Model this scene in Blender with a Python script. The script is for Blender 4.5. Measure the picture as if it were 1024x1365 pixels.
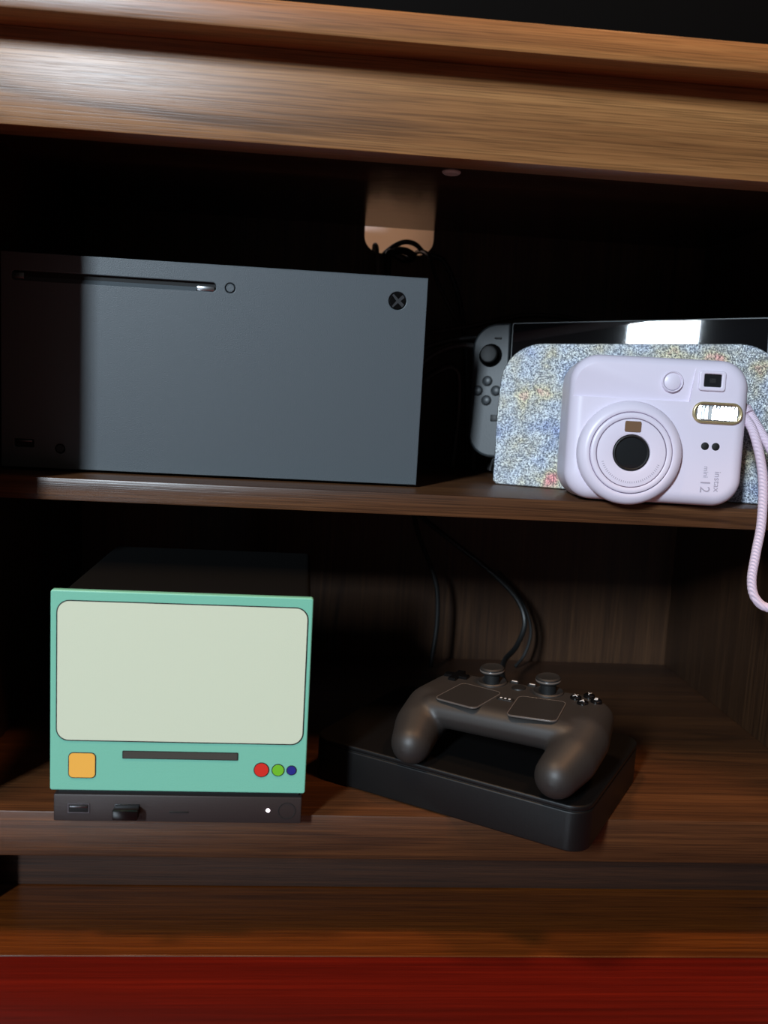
import bpy, bmesh, math, random
from mathutils import Matrix, Vector
random.seed(7)
for o in list(bpy.data.objects): bpy.data.objects.remove(o)
S = bpy.context.scene
C = S.collection
R = math.radians

# ------------------------------------------------------------------ camera
cam_d = bpy.data.cameras.new('camera'); cam = bpy.data.objects.new('camera', cam_d); C.objects.link(cam)
cam_d.sensor_fit = 'HORIZONTAL'; cam_d.sensor_width = 36; cam_d.lens = 1200 * 36 / 1024
cam_d.clip_start = .01
yaw, pitch, roll = .0841, .1381, .0548
fw = Vector((math.sin(yaw) * math.cos(pitch), math.cos(yaw) * math.cos(pitch), -math.sin(pitch)))
rt = Vector((math.cos(yaw), -math.sin(yaw), 0)); dn = fw.cross(rt)
cr, sr = math.cos(roll), math.sin(roll)
r2 = cr * rt - sr * dn; d2 = sr * rt + cr * dn
mw = Matrix((r2, -d2, -fw)).transposed().to_4x4(); mw.translation = (-.0791, -.6653, .0735)
cam.matrix_world = mw
cam_d.dof.use_dof = True; cam_d.dof.focus_distance = .635; cam_d.dof.aperture_fstop = 42.2 / 4.0
S.camera = cam

# ------------------------------------------------------------------ world, lights, exposure
w = bpy.data.worlds.new('room'); S.world = w; w.use_nodes = True
w.node_tree.nodes['Background'].inputs[0].default_value = (.95, .78, .68, 1)
w.node_tree.nodes['Background'].inputs[1].default_value = .04
def area(name, loc, target, sx, sy, power, col):
    l = bpy.data.lights.new(name, 'AREA'); l.shape = 'RECTANGLE'; l.size = sx; l.size_y = sy
    l.energy = power; l.color = col
    o = bpy.data.objects.new(name, l); C.objects.link(o); o.location = loc
    o.rotation_euler = (Vector(target) - Vector(loc)).to_track_quat('-Z', 'Y').to_euler()
    return o
area('window_daylight', (-3.675, -6.40, 3.04), (.1, 0, .1), .60, 1.5, 720, (.74, .88, 1.0))
area('ceiling_lamp', (-.8, -.66, 2.2), (0, 0, 0), .28, .28, 30, (1, .64, .36))
area('ceiling_lamp_right', (.75, -.72, 2.2), (.1, 0, -.2), .28, .28, 20, (1, .50, .22))
vs = S.view_settings
vs.view_transform = 'Standard'; vs.look = 'None'; vs.exposure = 0; vs.gamma = 1; vs.use_curve_mapping = False

# ------------------------------------------------------------------ materials
def lin(c):
    return tuple((x / 12.92 if x <= .04045 else ((x + .055) / 1.055) ** 2.4) for x in (v / 255 for v in c))
def nt(name):
    m = bpy.data.materials.new(name); m.use_nodes = True
    return m, m.node_tree.nodes, m.node_tree.links, m.node_tree.nodes['Principled BSDF']
def plain(name, rgb, rough=.5, metal=0, bump=0, bscale=800, spec=.5, var=0, emit=0, coat=0):
    m, N, L, B = nt(name); c = lin(rgb)
    B.inputs['Base Color'].default_value = (*c, 1); B.inputs['Roughness'].default_value = rough
    B.inputs['Metallic'].default_value = metal; B.inputs['Specular IOR Level'].default_value = spec
    B.inputs['Coat Weight'].default_value = coat
    tc = N.new('ShaderNodeTexCoord')
    no = N.new('ShaderNodeTexNoise'); no.inputs['Scale'].default_value = bscale; no.inputs['Detail'].default_value = 2
    L.new(tc.outputs['Object'], no.inputs['Vector'])
    if bump:
        b = N.new('ShaderNodeBump'); b.inputs['Strength'].default_value = bump; b.inputs['Distance'].default_value = .0004
        L.new(no.outputs['Fac'], b.inputs['Height']); L.new(b.outputs['Normal'], B.inputs['Normal'])
    if var:
        mx = N.new('ShaderNodeMix'); mx.data_type = 'RGBA'
        n2 = N.new('ShaderNodeTexNoise'); n2.inputs['Scale'].default_value = 30; L.new(tc.outputs['Object'], n2.inputs['Vector'])
        L.new(n2.outputs['Fac'], mx.inputs[0])
        mx.inputs[6].default_value = (*(v * (1 - var) for v in c), 1); mx.inputs[7].default_value = (*(min(1, v * (1 + var)) for v in c), 1)
        L.new(mx.outputs[2], B.inputs['Base Color'])
    if emit:
        B.inputs['Emission Color'].default_value = (*c, 1); B.inputs['Emission Strength'].default_value = emit
    return m
def wood(name, axis, dark, mid, light, rough=.38, offs=(0, 0, 0), lines=.5, spec=.5, fine=1.0):
    m, N, L, B = nt(name)
    tc = N.new('ShaderNodeTexCoord'); mp = N.new('ShaderNodeMapping')
    mp.inputs['Location'].default_value = offs
    L.new(tc.outputs['Object'], mp.inputs['Vector'])
    def noise(along, across, detail, dist=0, rg=.55):
        m2 = N.new('ShaderNodeMapping'); s = [across] * 3; s['XYZ'.index(axis)] = along
        m2.inputs['Scale'].default_value = s; L.new(mp.outputs[0], m2.inputs['Vector'])
        n = N.new('ShaderNodeTexNoise'); n.inputs['Scale'].default_value = 1; n.inputs['Detail'].default_value = detail
        n.inputs['Roughness'].default_value = rg; n.inputs['Distortion'].default_value = dist
        L.new(m2.outputs[0], n.inputs['Vector']); return n
    a = noise(1.1, 34, 6, .25, .6); b = noise(2.6, 300, 4, .15, .65); c = noise(20, 1500, 2, .1)
    r = N.new('ShaderNodeValToRGB'); e = r.color_ramp.elements
    e[0].position = .34; e[0].color = (*lin(dark), 1); e[1].position = .66; e[1].color = (*lin(light), 1)
    k = r.color_ramp.elements.new(.5); k.color = (*lin(mid), 1)
    mx = N.new('ShaderNodeMix'); mx.data_type = 'FLOAT'; mx.inputs[0].default_value = .5
    L.new(a.outputs['Fac'], mx.inputs[2]); L.new(b.outputs['Fac'], mx.inputs[3]); L.new(mx.outputs[0], r.inputs[0])
    # thin dark growth lines that gather into bands, and fine pores
    g = noise(.8, 14, 2, .25); mt = N.new('ShaderNodeMath'); mt.operation = 'MULTIPLY'; mt.inputs[1].default_value = 85
    L.new(g.outputs['Fac'], mt.inputs[0])
    sn = N.new('ShaderNodeMath'); sn.operation = 'SINE'; L.new(mt.outputs[0], sn.inputs[0])
    r2 = N.new('ShaderNodeValToRGB'); r2.color_ramp.elements[0].position = .25; r2.color_ramp.elements[0].color = (1, 1, 1, 1)
    r2.color_ramp.elements[1].position = 1; r2.color_ramp.elements[1].color = (1 - lines, 1 - lines, 1 - lines * .9, 1)
    h = noise(1.3, 20, 3, .2); rh = N.new('ShaderNodeValToRGB'); rh.color_ramp.elements[0].position = .45; rh.color_ramp.elements[1].position = .6
    L.new(h.outputs['Fac'], rh.inputs[0])
    ml = N.new('ShaderNodeMath'); ml.operation = 'MULTIPLY'; L.new(sn.outputs[0], ml.inputs[0]); L.new(rh.outputs[0], ml.inputs[1])
    L.new(ml.outputs[0], r2.inputs[0])
    r3 = N.new('ShaderNodeValToRGB'); r3.color_ramp.elements[0].position = .36; r3.color_ramp.elements[0].color = (1 - .4 * fine,) * 3 + (1,)
    r3.color_ramp.elements[1].position = .56; r3.color_ramp.elements[1].color = (1, 1, 1, 1); L.new(c.outputs['Fac'], r3.inputs[0])
    m1 = N.new('ShaderNodeMix'); m1.data_type = 'RGBA'; m1.blend_type = 'MULTIPLY'; m1.inputs[0].default_value = 1
    L.new(r.outputs[0], m1.inputs[6]); L.new(r2.outputs[0], m1.inputs[7])
    m2 = N.new('ShaderNodeMix'); m2.data_type = 'RGBA'; m2.blend_type = 'MULTIPLY'; m2.inputs[0].default_value = 1
    L.new(m1.outputs[2], m2.inputs[6]); L.new(r3.outputs[0], m2.inputs[7])
    L.new(m2.outputs[2], B.inputs['Base Color'])
    B.inputs['Roughness'].default_value = rough; B.inputs['Specular IOR Level'].default_value = spec
    bp = N.new('ShaderNodeBump'); bp.inputs['Strength'].default_value = .25; bp.inputs['Distance'].default_value = .0003
    L.new(r3.outputs[0], bp.inputs['Height']); L.new(bp.outputs[0], B.inputs['Normal'])
    return m
WD, WM, WL = (66, 40, 24), (90, 57, 34), (114, 75, 46)
M = {}
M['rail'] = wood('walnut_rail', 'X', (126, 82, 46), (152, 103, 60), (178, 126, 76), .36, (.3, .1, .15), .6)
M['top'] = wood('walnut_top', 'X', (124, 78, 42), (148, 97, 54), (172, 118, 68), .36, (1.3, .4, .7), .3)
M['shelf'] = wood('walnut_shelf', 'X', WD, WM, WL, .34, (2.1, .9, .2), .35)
M['bshelf'] = wood('walnut_bottom_shelf_shaded', 'X', (54, 30, 14), (76, 44, 21), (100, 61, 31), .44, (3.4, 1.2, .5), .35)  # walnut darkened, shade of the lower compartment put into the colour
M['panel'] = wood('walnut_panel_shaded', 'Z', (42, 26, 16), (60, 39, 24), (80, 54, 34), .4, (.2, .5, .1), .4)  # darker copy of the walnut, interior shade put into the colour
M['back'] = wood('walnut_back_shaded', 'Z', (42, 26, 16), (60, 39, 24), (80, 54, 34), .42, (.8, 1.5, .4), .4)  # same darkened walnut, shade at the back painted in
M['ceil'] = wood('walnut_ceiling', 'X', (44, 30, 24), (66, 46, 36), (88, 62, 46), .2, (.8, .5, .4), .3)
M['kick'] = wood('walnut_kick', 'X', (30, 14, 6), (46, 23, 10), (60, 32, 15), .6, (5.8, .5, .4), .3)
M['plank_a'] = wood('brown_plank', 'X', (66, 30, 8), (94, 46, 12), (120, 64, 20), .35, (4.1, .3, .2), .3)
M['plank_b'] = wood('red_plank', 'X', (66, 9, 3), (88, 14, 5), (110, 22, 8), .34, (7.1, 2.3, .2), .12, fine=.5)
M['plaster'] = plain('white_plaster', (248, 228, 224), .9, bump=.2, bscale=300)
M['xface'] = plain('matte_charcoal_plastic', (78, 84, 88), .45, bump=.35, bscale=1600)
M['black'] = plain('black_plastic', (15, 15, 15), .55, bump=.15)
M['blackg'] = plain('glossy_black_plastic', (10, 10, 11), .14)
M['hole'] = plain('dark_recess', (6, 6, 6), .7)
M['silver'] = plain('silver_metal', (200, 202, 205), .25, 1)
M['chrome'] = plain('dull_chrome', (120, 122, 126), .3, 1)
M['lilac'] = plain('lilac_plastic', (224, 214, 228), .36, bump=.05)
M['lilacd'] = plain('lilac_groove', (120, 104, 124), .5)
M['lilact'] = plain('lilac_grey_print', (168, 158, 172), .4)
M['glassd'] = plain('lens_glass', (30, 32, 34), .12, coat=.6)
M['amber'] = plain('clear_window', (120, 92, 70), .15)
M['teal'] = plain('teal_print', (116, 188, 164), .42, bump=.25, bscale=1500)
M['cream'] = plain('cream_print', (204, 214, 190), .42, bump=.25, bscale=1500)
M['outline'] = plain('dark_print', (28, 30, 28), .5)
M['yellow'] = plain('yellow_print', (236, 176, 74), .4)
M['red'] = plain('red_print', (206, 44, 32), .4)
M['green'] = plain('green_print', (108, 184, 40), .4)
M['blue'] = plain('blue_print', (34, 40, 128), .4)
M['slot'] = plain('slot_print', (62, 60, 54), .5)
M['basebar'] = plain('base_plastic', (44, 37, 36), .5, bump=.1)
M['led'] = plain('white_led', (255, 240, 250), .3, emit=6)
M['ctl'] = plain('controller_plastic', (39, 36, 34), .5, bump=.12, bscale=2500)
M['ctl2'] = plain('controller_pad', (34, 32, 31), .5, bump=.1, bscale=2500)
M['ctledge'] = plain('controller_pad_edge', (88, 82, 78), .3)
M['rubber'] = plain('stick_rubber', (20, 20, 20), .6)
M['slab'] = plain('slab_plastic', (11, 10, 10), .45, bump=.1, var=.2, spec=.3)
M['joy'] = plain('joypad_plastic', (46, 50, 53), .45, bump=.1)
M['white'] = plain('white_mark', (205, 205, 205), .5)
M['cable'] = plain('black_cable', (18, 18, 18), .45)
M['cables'] = plain('satin_cable_lightened', (50, 48, 48), .32)  # black cable in lighter colour, making up for light blocked by the console
M['cableg'] = plain('grey_cable', (96, 86, 80), .5)
M['cap'] = plain('grey_cap', (196, 176, 166), .5)
M['screen'] = plain('black_screen', (9, 10, 13), .015, coat=.5)
M['tv'] = plain('tv_plastic', (12, 11, 11), .5)
M['tvs'] = plain('tv_screen', (4, 4, 4), .7, spec=.05)
# braided strap
def strap_mat():
    m, N, L, B = nt('pale_lilac_braid'); B.inputs['Base Color'].default_value = (*lin((220, 200, 216)), 1); B.inputs['Roughness'].default_value = .8
    tc = N.new('ShaderNodeTexCoord'); wv = N.new('ShaderNodeTexWave'); wv.inputs['Scale'].default_value = 260; wv.bands_direction = 'DIAGONAL'
    L.new(tc.outputs['Object'], wv.inputs['Vector']); b = N.new('ShaderNodeBump'); b.inputs['Strength'].default_value = .6; b.inputs['Distance'].default_value = .0006
    L.new(wv.outputs['Fac'], b.inputs['Height']); L.new(b.outputs[0], B.inputs['Normal'])
    return m
M['strap'] = strap_mat()
def glitter_mat():
    m, N, L, B = nt('holographic_glitter')
    tc = N.new('ShaderNodeTexCoord')
    v = N.new('ShaderNodeTexVoronoi'); v.inputs['Scale'].default_value = 1100; L.new(tc.outputs['Object'], v.inputs['Vector'])
    n = N.new('ShaderNodeTexNoise'); n.inputs['Scale'].default_value = 950; n.inputs['Detail'].default_value = 4; L.new(tc.outputs['Object'], n.inputs['Vector'])
    # soft pastel print
    p = N.new('ShaderNodeTexNoise'); p.inputs['Scale'].default_value = 34; p.inputs['Detail'].default_value = 3; L.new(tc.outputs['Object'], p.inputs['Vector'])
    r = N.new('ShaderNodeValToRGB'); e = r.color_ramp.elements
    cols = [(.26, (134, 146, 190)), (.38, (160, 168, 186)), (.48, (186, 190, 194)), (.57, (182, 180, 172)), (.64, (198, 188, 160)), (.73, (214, 142, 140))]
    e[0].position = cols[0][0]; e[0].color = (*lin(cols[0][1]), 1); e[1].position = cols[-1][0]; e[1].color = (*lin(cols[-1][1]), 1)
    for q, c in cols[1:-1]:
        k = e.new(q); k.color = (*lin(c), 1)
    L.new(p.outputs['Fac'], r.inputs[0])
    g = N.new('ShaderNodeValToRGB'); g.color_ramp.elements[0].position = .40; g.color_ramp.elements[0].color = (.22, .23, .26, 1)
    g.color_ramp.elements[1].position = .6; g.color_ramp.elements[1].color = (1, 1, 1, 1); L.new(n.outputs['Fac'], g.inputs[0])
    mx = N.new('ShaderNodeMix'); mx.data_type = 'RGBA'; mx.blend_type = 'MULTIPLY'; mx.inputs[0].default_value = 1
    L.new(r.outputs[0], mx.inputs[6]); L.new(g.outputs[0], mx.inputs[7]); L.new(mx.outputs[2], B.inputs['Base Color'])
    B.inputs['Metallic'].default_value = .6; B.inputs['Roughness'].default_value = .36
    sep = N.new('ShaderNodeSeparateColor'); L.new(v.outputs['Color'], sep.inputs[0])
    b = N.new('ShaderNodeBump'); b.inputs['Strength'].default_value = .85; b.inputs['Distance'].default_value = .0007
    ad = N.new('ShaderNodeMath'); ad.operation = 'ADD'; L.new(n.outputs['Fac'], ad.inputs[0]); L.new(sep.outputs[0], ad.inputs[1])
    L.new(ad.outputs[0], b.inputs['Height']); L.new(b.outputs[0], B.inputs['Normal'])
    return m
M['glitter'] = glitter_mat()

# ------------------------------------------------------------------ helpers
RX = Matrix.Rotation(R(90), 4, 'X')                     # (x, y, z) -> (x, -z, y): a flat drawing turned to face -Y
def T(x, y, z): return Matrix.Translation((x, y, z))
def fin(name, me, mat, parent=None, smooth=True, ang=35, **kw):
    o = bpy.data.objects.new(name, me); C.objects.link(o)
    me.materials.clear(); me.materials.append(M[mat] if isinstance(mat, str) else mat)
    if smooth:
        me.shade_smooth(); me.set_sharp_from_angle(angle=R(ang))
    if parent: o.parent = parent
    for k, v in kw.items(): o[k] = v
    return o
def thing(name, label, cat, mat=None, group=None):
    o = bpy.data.objects.new(name, None); C.objects.link(o); o.empty_display_size = .02
    if mat is not None: o.matrix_world = mat
    o['label'] = label; o['category'] = cat
    if group: o['group'] = group
    return o
def bm_me(bm, name='m', mtx=None):
    me = bpy.data.meshes.new(name)
    if mtx is not None: bm.transform(mtx)
    bmesh.ops.recalc_face_normals(bm, faces=bm.faces)
    bm.to_mesh(me); bm.free(); return me
def box(x0, x1, y0, y1, z0, z1, bev=.0008, seg=2, mtx=None):
    bm = bmesh.new(); bmesh.ops.create_cube(bm, size=1)
    bm.transform(T((x0 + x1) / 2, (y0 + y1) / 2, (z0 + z1) / 2) @ Matrix.Diagonal((x1 - x0, y1 - y0, z1 - z0, 1)))
    if bev: bmesh.ops.bevel(bm, geom=bm.edges[:], offset=bev, segments=seg, profile=.5, affect='EDGES')
    return bm_me(bm, mtx=mtx)
def grab(o, mtx=None):
    bpy.context.view_layer.update()
    dg = bpy.context.evaluated_depsgraph_get()
    me = bpy.data.meshes.new_from_object(o.evaluated_get(dg)); bpy.data.objects.remove(o)
    if mtx is not None: me.transform(mtx)
    return me
def prism(outs, depth, bev=0, mtx=None, seg=3):
    """closed outlines in XY (inner ones are holes), from z=0 to z=depth, edges rounded by bev"""
    cu = bpy.data.curves.new('c', 'CURVE'); cu.dimensions = '2D'; cu.fill_mode = 'BOTH'
    for pts in outs:
        s = cu.splines.new('POLY'); s.points.add(len(pts) - 1); s.use_cyclic_u = True
        for i, p in enumerate(pts): s.points[i].co = (p[0], p[1], 0, 1)
    cu.bevel_depth = bev; cu.bevel_resolution = seg; cu.extrude = depth / 2 - bev; cu.offset = -bev
    o = bpy.data.objects.new('c', cu); C.objects.link(o)
    return grab(o, (mtx or Matrix()) @ T(0, 0, depth / 2))
def text(s, size, depth, mtx):
    cu = bpy.data.curves.new('t', 'FONT'); cu.body = s; cu.size = size; cu.extrude = depth
    cu.align_x = 'CENTER'; cu.align_y = 'CENTER'
    o = bpy.data.objects.new('t', cu); C.objects.link(o)
    return grab(o, mtx)
def arc(cx, cy, r, a0, a1, n):
    return [(cx + r * math.cos(R(a0 + (a1 - a0) * i / n)), cy + r * math.sin(R(a0 + (a1 - a0) * i / n))) for i in range(n + 1)]
def circ(cx, cy, r, n=40): return arc(cx, cy, r, 0, 360 - 360 / n, n - 1)
def rrect(cx, cy, w_, h_, r, n=8):
    x, y = w_ / 2 - r, h_ / 2 - r
    return arc(cx + x, cy + y, r, 0, 90, n) + arc(cx - x, cy + y, r, 90, 180, n) + arc(cx - x, cy - y, r, 180, 270, n) + arc(cx + x, cy - y, r, 270, 360, n)
def lathe(prof, mtx=None, seg=64):
    """profile (r, z) turned about Z"""
    bm = bmesh.new(); rings = []
    for r, z in prof:
        if r < 1e-6: rings.append([bm.verts.new((0, 0, z))])
        else: rings.append([bm.verts.new((r * math.cos(2 * math.pi * i / seg), r * math.sin(2 * math.pi * i / seg), z)) for i in range(seg)])
    for a, b in zip(rings, rings[1:]):
        for i in range(seg):
            j = (i + 1) % seg
            if len(a) == 1 and len(b) == 1: continue
            if len(a) == 1: bm.faces.new((a[0], b[i], b[j]))
            elif len(b) == 1: bm.faces.new((a[i], a[j], b[0]))
            else: bm.faces.new((a[i], a[j], b[j], b[i]))
    return bm_me(bm, mtx=mtx)
def spline(pts, n=10):
    P = [Vector(p) for p in pts]; P = [P[0] * 2 - P[1]] + P + [P[-1] * 2 - P[-2]]; out = []
    for i in range(1, len(P) - 2):
        a, b, c, d = P[i - 1:i + 3]
        for k in range(n):
            t = k / n
            out.append(.5 * ((2 * b) + (c - a) * t + (2 * a - 5 * b + 4 * c - d) * t * t + (3 * b - a - 3 * c + d) * t ** 3))
    return out + [P[-2]]
def tube(pts, r, n=10, seg=12, mtx=None, flat=1.0):
    P = spline(pts, n); bm = bmesh.new(); rings = []
    t0 = (P[1] - P[0]).normalized(); u = t0.orthogonal().normalized()
    for i, p in enumerate(P):
        t = (P[min(i + 1, len(P) - 1)] - P[max(i - 1, 0)]).normalized()
        u = (u - t * u.dot(t)).normalized(); v = t.cross(u)
        rings.append([bm.verts.new(p + (u * math.cos(2 * math.pi * k / seg) + v * flat * math.sin(2 * math.pi * k / seg)) * r) for k in range(seg)])
    for a, b in zip(rings, rings[1:]):
        for k in range(seg): bm.faces.new((a[k], a[(k + 1) % seg], b[(k + 1) % seg], b[k]))
    bm.faces.new(rings[0][::-1]); bm.faces.new(rings[-1])
    return bm_me(bm, mtx=mtx)
def hull(spheres, bm):
    """convex hull of spheres added to bm"""
    vs_ = []
    for (c, r) in spheres:
        g = bmesh.ops.create_icosphere(bm, subdivisions=3, radius=r, matrix=T(*c)); vs_ += g['verts']
    faces = [f for f in bm.faces if all(v in set(vs_) for v in f.verts)] if False else None
    return vs_
def hull_mesh(groups, voxel, smooth):
    meshes = []
    big = bmesh.new()
    for sp in groups:
        b = bmesh.new()
        for (c, r) in sp: bmesh.ops.create_icosphere(b, subdivisions=3, radius=r, matrix=T(*c))
        out = bmesh.ops.convex_hull(b, input=b.verts[:])
        dele = [e for e in out['geom_interior'] + out['geom_unused'] if isinstance(e, bmesh.types.BMVert)]
        bmesh.ops.delete(b, geom=list(set(dele)), context='VERTS')
        old = [f for f in b.faces if f not in set(x for x in out['geom'] if isinstance(x, bmesh.types.BMFace))]
        bmesh.ops.delete(b, geom=old, context='FACES')
        me = bpy.data.meshes.new('h'); b.to_mesh(me); b.free(); big.from_mesh(me)
    me = bm_me(big); o = bpy.data.objects.new('h', me); C.objects.link(o)
    md = o.modifiers.new('r', 'REMESH'); md.mode = 'VOXEL'; md.voxel_size = voxel
    sm = o.modifiers.new('s', 'SMOOTH'); sm.factor = .5; sm.iterations = smooth
    return grab(o)

# ------------------------------------------------------------------ the setting: floor planks and the wall behind
YF, ZFLOOR = -.105, -.300
fl = fin('floor', box(-1.3, 1.3, -1.9, .34, ZFLOOR - .03, ZFLOOR - .012, 0), 'plank_b', smooth=False, kind='structure', label='wooden plank floor under the cabinet')
pl = {}
for mname in ('plank_a', 'plank_b'):
    pl[mname] = box(-1.3, 1.3, .0004, .0996, -.012, 0, .0007, 2)
for k in range(-18, 5):
    y0 = -.118 + k * .1
    mn = 'plank_a' if k == 0 else 'plank_b'
    o = bpy.data.objects.new('plank', pl[mn]); C.objects.link(o); o.parent = fl
    if not pl[mn].materials: pl[mn].materials.append(M[mn])
    o.location = (.37 * (k % 3), y0, ZFLOOR)
    o['label'] = 'orange brown floor plank along the cabinet base' if k == 0 else 'dark red floor plank'
fin('wall_back', box(-1.6, 1.6, .340, .40, ZFLOOR, 1.6, 0), 'plaster', smooth=False, kind='structure', label='white plaster wall behind the cabinet')

# ------------------------------------------------------------------ cabinet
ZB, TB = -.208, .031
XL, XR, YB = -.306, .311, .252
cb = thing('media_cabinet', 'dark walnut open media cabinet with two shelves', 'cabinet', T(0, 0, ZFLOOR))
def cpart(name, me, mat, **kw):
    me.transform(T(0, 0, -ZFLOOR)); o = fin(name, me, mat, cb, **kw); return o
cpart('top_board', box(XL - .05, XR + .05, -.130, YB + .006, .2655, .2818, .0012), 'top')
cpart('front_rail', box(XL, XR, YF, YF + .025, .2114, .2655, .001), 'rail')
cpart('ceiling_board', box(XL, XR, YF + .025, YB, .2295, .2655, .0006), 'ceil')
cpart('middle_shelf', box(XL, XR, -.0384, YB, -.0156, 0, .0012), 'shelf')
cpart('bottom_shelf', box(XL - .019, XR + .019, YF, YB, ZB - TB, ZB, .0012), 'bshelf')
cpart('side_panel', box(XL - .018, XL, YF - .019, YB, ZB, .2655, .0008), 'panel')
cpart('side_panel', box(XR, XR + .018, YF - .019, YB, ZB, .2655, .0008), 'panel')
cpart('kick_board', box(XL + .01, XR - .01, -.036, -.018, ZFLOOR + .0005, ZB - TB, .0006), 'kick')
for sx in (-1, 1):
    x0 = XL - .018 if sx < 0 else XR - .005
    cpart('foot', box(x0, x0 + (.033 if sx < 0 else .023), -.062, -.037, ZFLOOR + .0005, ZB - TB, .001), 'kick')
# back panel with the cable notch at its top edge
def notch():
    x0, x1, zt, zb, r = -.036, .033, .2300, .2045, .016
    return [(x0, zt)] + arc(x0 + r, zb + r, r, 180, 270, 8) + arc(x1 - r, zb + r, r, 270, 360, 8) + [(x1, zt)]
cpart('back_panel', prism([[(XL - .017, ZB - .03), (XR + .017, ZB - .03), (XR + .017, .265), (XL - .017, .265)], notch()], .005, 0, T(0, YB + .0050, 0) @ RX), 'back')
cpart('screw_cap', lathe([(0, -.0018), (.0052, -.0018), (.0066, -.0008), (.0068, 0)], T(.0129, .0068, .2294), 32), 'cap', label='pale grey round screw cap')

# ------------------------------------------------------------------ television on top (only its lower edge is in view)
tv = thing('television', 'black flat television standing on top of the cabinet', 'television', T(0, 0, .2818))
def tpart(n, me, m): me.transform(T(0, 0, -.2818)); return fin(n, me, m, tv)
tpart('screen', box(-.132, .83, .1005, .104, .3255, .85, .0005), 'tvs')
tpart('bezel', prism([rrect(.349, .583, .980, .545, .006), rrect(.349, .588, .958, .522, .003)], .012, .001, T(0, .110, 0) @ RX), 'tv')
tpart('housing', box(-.10, .80, .110, .135, .34, .82, .006, 3), 'tv')
for x in (.0, .60):
    tpart('foot', box(x, x + .03, .05, .17, .2818, .3120, .003), 'tv')

# ------------------------------------------------------------------ large black console lying on the middle shelf
gx = thing('game_console', 'big charcoal box-shaped console lying on its side on the middle shelf', 'console', T(0, 0, 0))
slot_c = (-.2936 - .1519) / 2; slot_w = .1417
outl = [(-.301, .002), (0, .002), (0, .153), (-.301, .153)]
holes = [rrect(slot_c, .1371, slot_w, .0064, .0026), circ(-.1418, .1372, .0036, 32), circ(-.0216, .1356, .0064, 40),
         rrect(-.2850, .0195, .0135, .0056, .0008), circ(-.2598, .0166, .0035, 28)]
fin('front_panel', prism([outl] + holes, .004, .0006, T(0, .004, 0) @ RX), 'xface', gx)
fin('body', box(-.3005, -.0005, .004, .151, .0025, .1525, .0012), 'xface', gx)
ds = fin('disc_slot', box(slot_c - slot_w / 2, slot_c + slot_w / 2, .0030, .0044, .1338, .1404, 0), 'hole', gx, label='long dark disc slot')
lip = bmesh.new()
for x in (slot_c - slot_w / 2, slot_c + slot_w / 2 - .014):
    lip.verts.new((x, .0006, .1339)); lip.verts.new((x, .0034, .1372)); lip.verts.new((x, .0034, .1339))
lv = list(lip.verts); lip.faces.new((lv[0], lv[3], lv[4], lv[1])); lip.faces.new((lv[0], lv[1], lv[2])); lip.faces.new((lv[3], lv[5], lv[4])); lip.faces.new((lv[1], lv[4], lv[5], lv[2])); lip.faces.new((lv[0], lv[2], lv[5], lv[3]))
fin('slot_lip', bm_me(lip), 'xface', ds)
fin('slot_end', box(-.1655, -.1530, .0008, .0032, .1342, .1376, .0006), 'silver', ds, label='shiny silver end of the disc slot')
fin('slot_mark', box(-.2936, -.2850, .0006, .0030, .1348, .1392, .0006), 'chrome', ds)
fin('eject_button', lathe([(0, .0042), (.0026, .0042), (.0031, .0036), (.0031, 0)], T(-.1418, .004, .1372) @ RX, 32), 'xface', gx)
pb = fin('power_button', lathe([(0, .0034), (.0060, .0034), (.0062, .0030), (.0062, 0)], T(-.0216, .004, .1356) @ RX, 40), 'blackg', gx, label='round power button with a crossed sphere emblem')
# emblem: a sphere crossed by two curved bands, turned on its side like the console
def emblem():
    r = .0060
    def lens(a0, a1, cx, cy, rr): return arc(cx, cy, rr, a0, a1, 12)
    out = []
    # four sectors of the sphere left between the bands of the X
    out.append([(-.0010, .0)] + [(-.0056 * math.cos(R(a)), .0056 * math.sin(R(a))) for a in (-44, -30, -15, 0, 15, 30, 44)])
    out.append([(.0022, 0)] + [(.0056 * math.cos(R(a)), .0056 * math.sin(R(a))) for a in (-26, -13, 0, 13, 26)])
    out.append([(.0004, .0014)] + [(.0056 * math.cos(R(a)), .0056 * math.sin(R(a))) for a in (52, 70, 90, 108, 122)])
    out.append([(.0004, -.0014)] + [(.0056 * math.cos(R(a)), .0056 * math.sin(R(a))) for a in (-52, -70, -90, -108, -122)])
    return out
em = emblem()
fin('emblem_band', prism([circ(0, 0, .0056, 40)], .0003, 0, T(-.0216, .0006, .1356) @ RX), 'chrome', pb, label='grey X shaped emblem band')
for s in em: fin('emblem_sector', prism([s], .0003, 0, T(-.0216, .00035, .1356) @ RX), 'blackg', pb)
up = fin('usb_port', box(-.2915, -.2785, .0032, .0045, .0170, .0220, 0), 'hole', gx)
fin('usb_tongue', box(-.2905, -.2795, .0010, .0034, .0204, .0216, .0002), 'chrome', up)
fin('pairing_button', lathe([(0, .0038), (.0026, .0038), (.0030, .0034), (.0030, 0)], T(-.2598, .004, .0166) @ RX, 28), 'black', gx)
for x in (-.27, -.03):
    for y in (.02, .13): fin('foot', lathe([(0, .0004), (.006, .0004), (.006, .003), (0, .003)], T(x, y, 0), 20), 'rubber', gx)

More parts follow.
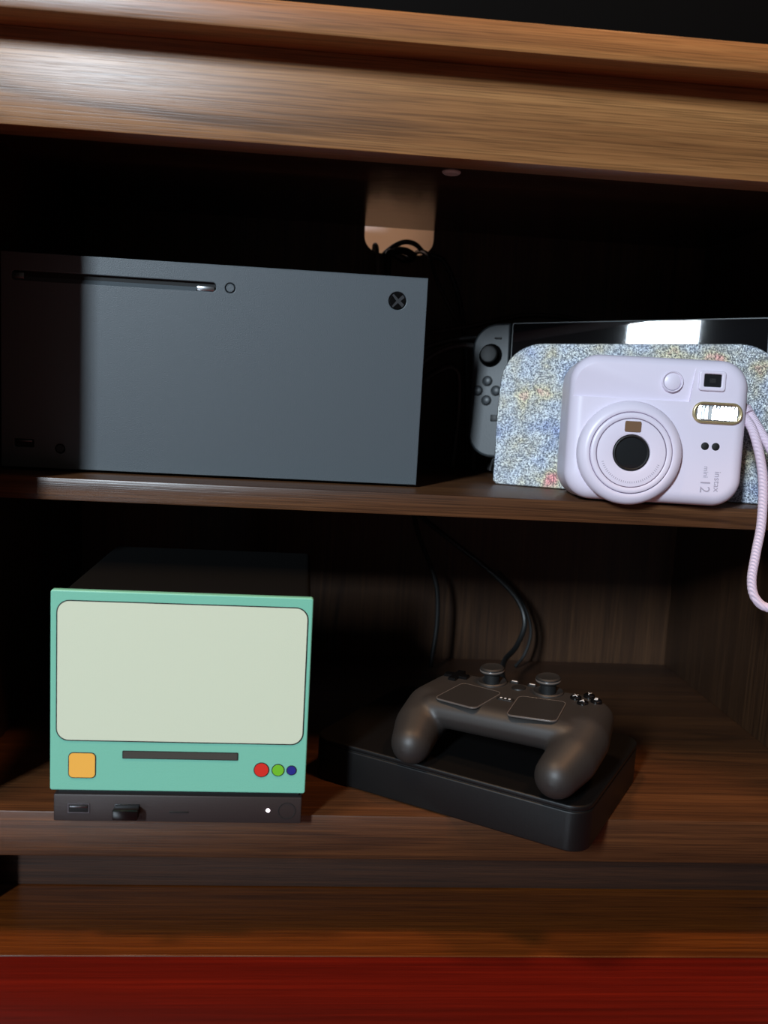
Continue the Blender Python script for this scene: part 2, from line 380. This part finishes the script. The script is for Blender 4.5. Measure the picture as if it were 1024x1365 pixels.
# ------------------------------------------------------------------ small cube console with a coloured face plate on the bottom shelf
cz = math.atan2(.0007, .1563)
cu = thing('cube_console', 'small black cube console with a plain teal and cream front plate', 'console', T(-.231, -.1205, ZB) @ Matrix.Rotation(cz, 4, 'Z'))
W_ = .1564
fin('body', box(.003, W_ - .001, .006, .162, .021, .1475, .004, 4), plain('matt_black_shell', (6, 6, 6), .7, spec=.12, bump=.2), cu)
fin('base', box(.0005, W_ - .001, .0015, .160, .0005, .0185, .0010), 'basebar', cu)
fin('gap_strip', box(.003, W_ - .003, .004, .158, .0180, .0215, .0004), 'hole', cu)
fp = fin('face_plate', prism([rrect(W_ / 2 - .0004, .0853, .1588, .1280, .0016)], .005, .0008, T(0, .006, 0) @ RX), 'teal', cu, label='teal front plate')
def flat(name, outs, mat, y, parent, th=.0003): return fin(name, prism(outs, th, 0, T(0, y, 0) @ RX), mat, parent)
flat('window_outline', [rrect(.0783, .0986, .1526, .0895, .0078), rrect(.0783, .0986, .1512, .0881, .0072)], 'outline', .00095, fp)
flat('cream_field', [rrect(.0783, .0986, .1513, .0882, .0072)], 'cream', .00095, fp)
flat('dark_bar', [rrect(.0783, .0455, .0716, .0052, .0006)], 'outline', .00095, fp)
flat('dark_bar_fill', [rrect(.0783, .0455, .0704, .0042, .0004)], 'slot', .0008, fp)
flat('square_rim', [rrect(.0180, .0380, .0168, .0168, .0030)], 'outline', .00095, fp)
flat('yellow_square', [rrect(.0180, .0380, .0158, .0158, .0026)], 'yellow', .0008, fp)
for x, r, m_ in ((.1290, .0044, 'red'), (.1395, .0036, 'green'), (.1480, .0028, 'blue')):
    flat('dot_rim', [circ(x, .0370, r + .0005)], 'outline', .00095, fp)
    flat('colour_dot', [circ(x, .0370, r)], m_, .0008, fp)
for x0, x1 in ((.0096, .0224), (.0385, .0533)):
    p_ = fin('usb_port', box(x0, x1, .0012, .0030, .0066, .0122, .0003), 'hole', cu)
    fin('usb_rim', prism([rrect((x0 + x1) / 2, .0094, x1 - x0 + .0008, .0064, .0006), rrect((x0 + x1) / 2, .0094, x1 - x0 - .0008, .0050, .0004)], .0005, 0, T(0, .0016, 0) @ RX), 'chrome', p_)
    fin('usb_tongue', box(x0 + .001, x1 - .001, .0004, .0016, .0100, .0112, .0002), 'chrome', p_)
fin('card_slot', box(.0720, .0840, .0011, .0020, .0070, .0082, .0002), 'hole', cu)
fin('status_light', lathe([(0, .0006), (.0010, .0005), (.0013, 0)], T(.1341, .0016, .0094) @ RX, 20), 'led', cu, label='small white status light')
fin('power_button', prism([circ(.1462, .0094, .0056, 40), circ(.1462, .0094, .0052, 40)], .0004, 0, T(0, .0016, 0) @ RX), 'hole', cu)
dg_ = thing('usb_receiver', 'tiny black usb receiver plugged into the cube console base', 'receiver', T(-.231 + .0459, -.1205, ZB))
fin('shell', box(-.0078, .0078, -.0062, .0008, .0052, .0118, .0008), 'blackg', dg_)
fin('plug', box(-.006, .006, .0004, .0012, .0074, .0112, .0001), 'chrome', dg_)

# ------------------------------------------------------------------ black slab with the gamepad on it
SH = .031
sl = thing('black_slab', 'flat black box with rounded corners jutting over the bottom shelf edge', 'box', T(.0505, -.0453, ZB) @ Matrix.Rotation(R(-33), 4, 'Z'))
fin('lower_shell', prism([rrect(0, .005, .202, .142, .014, 10)], SH - .0045, .0012, T(0, 0, .0005)), 'slab', sl)
fin('lid', prism([rrect(0, .005, .202, .142, .014, 10)], .0036, .0012, T(0, 0, SH - .0036)), 'slab', sl)
fin('seam', prism([rrect(0, .005, .200, .140, .013, 10)], .0012, 0, T(0, 0, SH - .0046)), 'hole', sl)

gp = thing('gamepad', 'dark grey gamepad with two sticks and square touchpads on the black slab', 'gamepad',
           T(.0638, -.0806, -.1705) @ Matrix.Rotation(R(-34.5), 4, 'Z') @ Matrix.Rotation(R(3.6), 4, 'X') @ Matrix.Rotation(R(-2.5), 4, 'Y') @ Matrix.Scale(.95, 4))
k = .001
def mm(*a): return tuple(v * k for v in a)
groups = []
groups.append([(mm(sx * 50, y, 28), 11.5 * k) for sx in (-1, 1) for y in (30, -18)])
for sx in (-1, 1):
    groups.append([(mm(sx * 46, 31, 27), 12 * k), (mm(sx * 58, 24, 26), 13.5 * k), (mm(sx * 59, -6, 22.5), 18 * k), (mm(sx * 44, -14, 27), 12 * k)])
    groups.append([(mm(sx * 59, -6, 22.5), 18 * k), (mm(sx * 58, -26, 17), 17.5 * k), (mm(sx * 50, -14, 24), 14 * k)])
    groups.append([(mm(sx * 58, -26, 17), 17.5 * k), (mm(sx * 54, -44, 11.5), 15 * k)])
    groups.append([(mm(sx * 40, 36, 20), 9 * k), (mm(sx * 58, 34, 20), 9 * k), (mm(sx * 46, 40, 8), 8 * k), (mm(sx * 58, 38, 8), 8 * k)])
fin('shell', hull_mesh(groups, .0014, 14), 'ctl', gp, ang=60)
ZT = .0392
for sx in (-1, 1):
    mt = T(sx * .0262, -.0082, ZT) @ Matrix.Rotation(R(sx * 8), 4, 'Z')
    tp = fin('touchpad', prism([rrect(0, 0, .0335, .0365, .004, 6)], .0012, .0004, mt), 'ctl2', gp)
    fin('touchpad_rim', prism([rrect(0, 0, .0350, .0380, .0047, 6), rrect(0, 0, .0336, .0366, .004, 6)], .0011, .0002, mt), 'ctledge', tp)
    st = fin('thumbstick', lathe([(0, .0125), (.0060, .0122), (.0078, .0128), (.0090, .0118), (.0092, .0100), (.0086, .0085), (.0060, .0075), (.0055, .002), (.0055, 0)], T(sx * .0222, .0255, ZT), 40), 'rubber', gp)
    fin('stick_collar', lathe([(.0060, .0006), (.0092, .0014), (.0104, .0020), (.0112, .0012), (.0114, 0)], T(sx * .0222, .0255, ZT), 40), 'ctl', st)
    fin('stick_band', lathe([(.0088, .0092), (.0093, .0098), (.0093, .0106), (.0089, .0112)], T(sx * .0222, .0255, ZT), 40), 'ctledge', st)
for (dx, dy, ch) in ((0, -.0075, 'A'), (.0075, 0, 'B'), (-.0075, 0, 'X'), (0, .0075, 'Y')):
    b_ = fin('face_button', lathe([(0, .0026), (.0030, .0024), (.0040, .0016), (.0042, 0)], T(.0510 + dx, .0240 + dy, ZT - .0002), 28), 'blackg', gp)
    fin('letter', text(ch, .0052, .0002, T(.0510 + dx, .0240 + dy, ZT + .0024)), 'white', b_, smooth=False)
plus = [(a, b) for a, b in ((-.003, .0095), (.003, .0095), (.003, .003), (.0095, .003), (.0095, -.003), (.003, -.003), (.003, -.0095), (-.003, -.0095), (-.003, -.003), (-.0095, -.003), (-.0095, .003), (-.003, .003))]
fin('direction_pad', prism([plus[::-1]], .003, .0006, T(-.0510, .0240, ZT - .0005)), 'blackg', gp)
for x in (-.0070, .0070):
    mb = fin('menu_button', prism([rrect(x, .0330, .0072, .0036, .0016)], .0016, .0004, T(0, 0, ZT - .0003)), 'black', gp)
    fin('menu_mark', prism([rrect(x, .0330, .0044, .0012, .0004)], .0003, 0, T(0, 0, ZT + .0012)), 'white', mb)
hb = fin('home_button', lathe([(0, .0016), (.0050, .0014), (.0056, 0)], T(0, .0235, ZT - .0003), 32), 'black', gp)
qb = fin('options_button', prism([rrect(0, -.0020, .0130, .0052, .0025)], .0014, .0004, T(0, 0, ZT - .0003)), 'black', gp)
for x in (-.0032, 0, .0032): fin('dot', prism([circ(x, -.0020, .0009, 16)], .0003, 0, T(0, 0, ZT + .0010)), 'white', qb)

# ------------------------------------------------------------------ lilac instant camera on the middle shelf
def frame(o, yaw_, lean, roll_=0):
    y, l = R(yaw_), R(lean)
    u = Vector((math.cos(y), math.sin(y), 0)); bk = Vector((-math.sin(y), math.cos(y), 0))
    v = Vector((0, 0, math.cos(l))) + bk * math.sin(l); n = u.cross(v)
    m = Matrix((u, -n, v)).transposed().to_4x4(); m.translation = o
    return m @ Matrix.Rotation(R(-roll_), 4, 'Y')
ic = thing('instant_camera', 'chunky lilac instant camera with a round lens and wrist strap', 'camera', frame((.1540, -.0445, .0012), -8, 4))
CX = .0092
def cut(me, cutter):
    a = bpy.data.objects.new('a', me); b = bpy.data.objects.new('b', cutter); C.objects.link(a); C.objects.link(b)
    md = a.modifiers.new('b', 'BOOLEAN'); md.operation = 'DIFFERENCE'; md.object = b; md.solver = 'EXACT'
    r = grab(a); bpy.data.objects.remove(b); return r
bod = prism([rrect(CX, .0525, .1245, .1030, .020, 12)], .054, .0095, T(0, .0500, 0) @ RX, 6)
wb = bmesh.new()                                       # wedge that leaves the shutter shelf at the upper left
wq = [(-.0004, .0733), (-.0040, .1015), (-.0300, .1015), (-.0300, .0733)]
wl = [wb.verts.new((-.075, y, z)) for y, z in wq]; wr = [wb.verts.new((.0300 if z < .09 else .0330, y, z)) for y, z in wq]
wb.faces.new(wl); wb.faces.new(wr[::-1])
for a_ in range(4): wb.faces.new((wl[a_], wr[a_], wr[(a_ + 1) % 4], wl[(a_ + 1) % 4]))
fin('body', cut(bod, bm_me(wb)), 'lilac', ic, ang=28)
LC = (-.0098, .0352)
def lz(prof, mat, name, parent=None, seg=80): return fin(name, lathe(prof, T(LC[0], 0, LC[1]) @ RX, seg), mat, parent or ic, ang=50)
ring = lz([(.0366, 0), (.0366, .0060), (.0360, .0085), (.0345, .0106), (.0320, .0122), (.0292, .0128), (.0288, .0126), (.0286, .0118)], 'lilac', 'lens_ring')
lz([(.0287, .0119), (.0281, .0119)], 'lilacd', 'ring_groove', ring)
brl = lz([(.0282, .0117), (.0280, .0130), (.0276, .0133), (.0246, .0134), (.0243, .0132), (.0242, .0128), (.0238, .0128), (.0236, .0132), (.0150, .0142), (.0130, .0138), (.0124, .0120)], 'lilac', 'lens_barrel')
lz([(.0243, .01325), (.0237, .01325)], 'lilacd', 'barrel_groove', brl)
for i in range(34):
    a = R(200 + i * 4.2)
    if i == 0:
        tk = prism([[(-.0002, -.0007), (.0002, -.0007), (.0002, .0007), (-.0002, .0007)]], .0003, 0)
    o = fin('scale_tick', tk, 'lilact', brl, smooth=False)
    o.matrix_local = T(LC[0], 0, LC[1]) @ RX @ Matrix.Rotation(a + math.pi / 2, 4, 'Z') @ T(0, -.0205, .0134)
gl = lz([(.0126, .0122), (.0124, .0136), (.0116, .0140), (.0108, .0134)], 'black', 'lens_bezel')
lz([(.0110, .0128), (.0070, .0134), (0, .0138)], 'glassd', 'lens_glass')
fin('sensor_window', prism([rrect(LC[0] - .0003, LC[1] + .0182, .0112, .0076, .0010)], .0010, .0003, T(0, -.0136, 0) @ RX), 'amber', ic, label='small brown light sensor window')
fin('shutter_button', lathe([(0, .0020), (.0052, .0019), (.0058, .0015), (.0060, 0)], T(.0172, -.0012, .0868) @ RX, 40), 'lilac', ic)
fin('shutter_ring', lathe([(.0062, 0), (.0063, .0022), (.0070, .0026), (.0076, .0018), (.0078, 0)], T(.0172, -.0012, .0868) @ RX, 48), 'lilac', ic)
# viewfinder: sloping hood and dark glass
vf = fin('viewfinder_hood', prism([rrect(.0440, .0885, .0185, .0140, .0022), rrect(.0443, .0888, .0118, .0088, .0008)], .0020, .0009, T(0, -.0036, 0) @ RX), 'lilac', ic)
fin('viewfinder_glass', prism([rrect(.0443, .0888, .0120, .0090, .0008)], .0006, 0, T(0, -.0038, 0) @ RX), 'glassd', vf)
fin('viewfinder_eye', prism([rrect(.0443, .0888, .0042, .0032, .0005)], .0003, 0, T(0, -.0043, 0) @ RX), 'hole', vf)
fin('viewfinder_glint', prism([rrect(.0446, .0896, .0018, .0006, .0002)], .0002, 0, T(0, -.0045, 0) @ RX), 'chrome', vf)
# flash
FX, FZ = .0493, .0664
def stad(w_, h_): return rrect(FX, FZ, w_, h_, h_ / 2 - .0004, 12)
M['gold'] = plain('pale_gold_rim', (190, 172, 130), .28, .6)
M['flash'] = plain('flash_reflector', (240, 242, 242), .2, .85)
fh = fin('flash_rim', prism([stad(.0345, .0152), stad(.0300, .0112)], .0030, .0011, T(0, -.0030, 0) @ RX), 'gold', ic, label='pale gold flash surround')
fin('flash_reflector', prism([stad(.0302, .0114)], .0006, 0, T(0, -.0040, 0) @ RX), 'flash', fh)
rb = box(-.00118, .00118, -.0005, .0005, -.0050, .0050, .0002, 1)
for i in range(11):
    o = fin('flash_rib', rb, 'flash', fh, smooth=False); o.location = (FX - .0125 + i * .0025, -.0047, FZ)
    o.rotation_euler = (R(-7), 0, R(-19 if (i > 5 or i in (0, 4)) else -10 - 2 * (i % 3)))
for x in (.0428, .0502): fin('sensor_hole', lathe([(0, .0005), (.0022, .0005), (.0027, .0002), (.0028, 0)], T(x, -.0039, .0430) @ RX, 28), 'hole', ic)
tm = T(0, -.0041, 0) @ RX
def lettering(s, size, x, z): return fin('lettering', text(s, size, .0001, tm @ T(x, z, 0) @ Matrix.Rotation(R(-90), 4, 'Z')), 'lilact', ic, smooth=False)
lettering('instax', .0062, .0530, .0186); lettering('mini', .0048, .0448, .0250); lettering('12', .0098, .0447, .0150)
fin('strap_lug', box(.0700, .0735, .012, .022, .040, .052, .001), 'lilac', ic)
# wrist strap: its two strands hang over the shelf edge
ws = thing('wrist_strap', 'pale lilac braided wrist strap hanging from the instant camera over the shelf edge', 'strap', T(.2300, -.046, .05))
def sp(pts): return [(x - .2300, y + .046, z - .05) for x, y, z in pts]
fin('cord', tube(sp([(.2262, -.036, .0700), (.2310, -.050, .0560), (.2385, -.055, .0270), (.2412, -.056, -.006), (.2402, -.055, -.030), (.2398, -.054, -.048), (.2425, -.054, -.0600), (.2490, -.055, -.0675), (.2580, -.056, -.0690), (.2670, -.056, -.0620), (.2690, -.056, -.045), (.2660, -.056, -.01), (.2560, -.056, .022), (.2430, -.052, .046), (.2300, -.037, .0730)]), .0033, 10, 14), 'strap', ws)
fin('cord_clip', tube(sp([(.2235, -.030, .077), (.2275, -.036, .073), (.2300, -.041, .068)]), .0042, 6, 14), 'strap', ws)

# ------------------------------------------------------------------ silver case, handheld console and its dock behind the camera
pc = thing('glitter_case', 'silver holographic glitter case with rounded top standing behind the instant camera', 'case', frame((.0692, .0552, 0), -18.5, 10))
W2, H1, H2 = .2160, .1165, .1225
outl = [(.0, .003), (.003, .0)] + [(W2 - .003, 0), (W2, .003)] + arc(W2 - .036, H2 - .036, .036, 0, 88, 14) + arc(.032, H1 - .033, .033, 92, 176, 14) + [(-.0015, .06)]
fin('front_cover', prism([outl], .0028, .0009, RX), 'glitter', pc)
fin('back_cover', prism([outl], .0028, .0009, T(0, .0065, 0) @ RX), 'glitter', pc)
inn = [(x * .985 + .0015, y * .985 + .001) for x, y in outl]
fin('gusset', prism([inn], .0040, 0, T(0, .0045, 0) @ RX), 'joy', pc)

sf = frame((.0564, .1180, .0747), -25.9, 8.0, 2.7)
sw = thing('handheld_console', 'black handheld console with detachable controls leaning behind the silver case', 'console', sf)
hz = .058
fin('tablet', prism([rrect(.136, 0, .204, 2 * hz, .002)], .0135, .0012, T(0, .0135, 0) @ RX), 'black', sw)
fin('screen', prism([rrect(.136, 0, .2015, 2 * hz - .0026, .0015)], .0005, 0, T(0, .0002, 0) @ RX), 'screen', sw)
fin('screen_edge', prism([rrect(.136, 0, .204, 2 * hz, .002), rrect(.136, 0, .2016, 2 * hz - .0024, .0015)], .0012, .0003, T(0, .0006, 0) @ RX), 'joy', sw)
for sx in (-1, 1):
    def mir(p): return [(x if sx < 0 else .272 - x, y) for x, y in p]
    ol = arc(.022, hz - .022, .022, 90, 180, 12) + arc(.022, -hz + .022, .022, 180, 270, 12) + [(.0330, -hz), (.0330, hz)]
    jc = fin('side_controller', prism([mir(ol)], .0145, .0022, T(0, .0140, 0) @ RX, 4), 'joy', sw)
    x0 = .0165 if sx < 0 else .272 - .0165
    sy = .0300 if sx < 0 else -.014
    fin('stick', lathe([(0, .0078), (.0056, .0074), (.0068, .0078), (.0076, .0066), (.0074, .0052), (.0046, .0045), (.0044, 0)], T(x0, -.0005, sy) @ RX, 36), 'rubber', jc)
    fin('stick_well', lathe([(.0050, .0002), (.0086, .0004), (.0096, .0010), (.0102, 0)], T(x0, -.0004, sy) @ RX, 40), 'blackg', jc)
    bx = .0150 if sx < 0 else .272 - .0150; by = -.0006 if sx < 0 else .0300
    for dx, dy in ((0, .0084), (.0080, 0), (0, -.0084), (-.0080, 0)):
        fin('button', lathe([(0, .0018), (.0030, .0017), (.0037, .0012), (.0039, 0)], T(bx + dx, -.0005, by + dy) @ RX, 28), 'joy', jc)
        fin('button_gap', lathe([(.0040, .0003), (.0046, .0003)], T(bx + dx, -.0005, by + dy) @ RX, 28), 'hole', jc)
    mx_ = .0225 if sx < 0 else .272 - .0225
    fin('dash_button', box(mx_ - .0030, mx_ + .0030, -.0018, .0, .0440, .0456, .0003), 'black', jc)
    fin('square_button', box(mx_ - .0028, mx_ + .0028, -.0014, .0, -.0270, -.0214, .0004), 'black', jc)
dk = thing('console_dock', 'black dock under the handheld console, behind the silver case', 'dock', frame((.0564, .1180, 0), -25.9, 0))
fin('base', box(.062, .215, -.016, .038, .0005, .0170, .003, 3), 'black', dk)
fin('rear_shell', box(.062, .215, .030, .044, .0150, .090, .003, 3), 'black', dk)

# ------------------------------------------------------------------ cables
def cable(label, pts, r=.0022, mat='cable'):
    base = Vector(pts[0]); me = tube([Vector(p) - base for p in pts], r, 8, 10)
    o = fin('cable', me, mat); o.location = base; o['label'] = label; o['category'] = 'cable'; o['group'] = 'cables behind the consoles'
    return o
cable('grey cable looping out of the notch above the big console', [(-.026, .285, .190), (-.026, .262, .206), (-.0265, .238, .2095), (-.0255, .222, .206), (-.0250, .212, .196), (-.0245, .205, .170), (-.025, .200, .11), (-.03, .195, .03), (-.03, .19, .004)], .0019, 'cableg')
cable('thin black cable arching through the notch from left to right', [(-.020, .29, .185), (-.018, .258, .200), (-.010, .240, .2080), (.002, .233, .2135), (.013, .233, .2120), (.022, .235, .2050), (.031, .238, .2030), (.044, .236, .196), (.060, .232, .160), (.068, .228, .110), (.072, .222, .06), (.075, .215, .003)], .0024)
cable('black cable running down from the notch beside the big console', [(.010, .29, .19), (.014, .260, .204), (.018, .240, .2065), (.0245, .212, .1990), (.030, .200, .180), (.0385, .190, .160), (.0480, .185, .143), (.056, .180, .131), (.066, .170, .112), (.07, .160, .05), (.07, .15, .003)], .0021, 'cables')
cable('knotted black plug lead bunched in the cable notch', [(-.016, .288, .186), (-.013, .260, .2005), (-.006, .236, .2050), (.004, .230, .2045), (.012, .234, .2005), (.004, .240, .1985), (-.006, .238, .2020), (-.013, .232, .199), (-.012, .226, .16), (-.01, .222, .08), (-.01, .22, .003)], .0036)
cable('black cable crossing from the big console to the handheld, uppermost', [(.0, .158, .120), (.020, .175, .124), (.040, .182, .1285), (.062, .180, .1330), (.088, .176, .140), (.112, .172, .1455), (.140, .165, .146), (.170, .160, .142), (.20, .16, .13), (.22, .16, .09)], .0024, 'cables')
cable('black cable crossing from the big console to the handheld, middle', [(.0, .156, .104), (.018, .165, .110), (.036, .170, .1165), (.052, .168, .1205), (.068, .160, .1230), (.085, .152, .1240), (.105, .150, .121), (.13, .15, .11)], .0027, 'cables')
cable('black cable sagging below the others beside the handheld', [(.0, .156, .078), (.016, .160, .094), (.030, .158, .106), (.046, .154, .1130), (.062, .150, .1140), (.078, .146, .109), (.088, .145, .10), (.092, .145, .08), (.09, .146, .03), (.085, .15, .003)], .0029, 'cables')
cable('thick black lead lying in the dark gap beside the big console', [(.004, .15, .055), (.016, .145, .078), (.030, .14, .090), (.042, .14, .094), (.05, .142, .085), (.052, .146, .05), (.05, .15, .0035)], .0032)
# lower compartment
cable('black cable dropping straight below the middle shelf', [(.0200, .235, -.0160), (.0240, .228, -.0420), (.0320, .220, -.0720), (.0440, .212, -.1000), (.052, .208, -.124), (.054, .207, -.16), (.05, .205, -.203)], .0024)
cable('black cable curving down to the gamepad on the bottom shelf', [(.0220, .233, -.0160), (.0300, .225, -.0480), (.0600, .212, -.0720), (.1000, .204, -.1000), (.1300, .198, -.1270), (.1390, .190, -.1500), (.1290, .175, -.1700), (.112, .150, -.178), (.100, .10, -.178), (.098, .05, -.175)], .0026)
cable('thin black cable hanging beside the curved cable on the back panel', [(.1200, .240, -.110), (.1400, .236, -.1300), (.1530, .232, -.1550), (.1560, .229, -.1750), (.150, .226, -.195), (.14, .22, -.2055)], .0016)
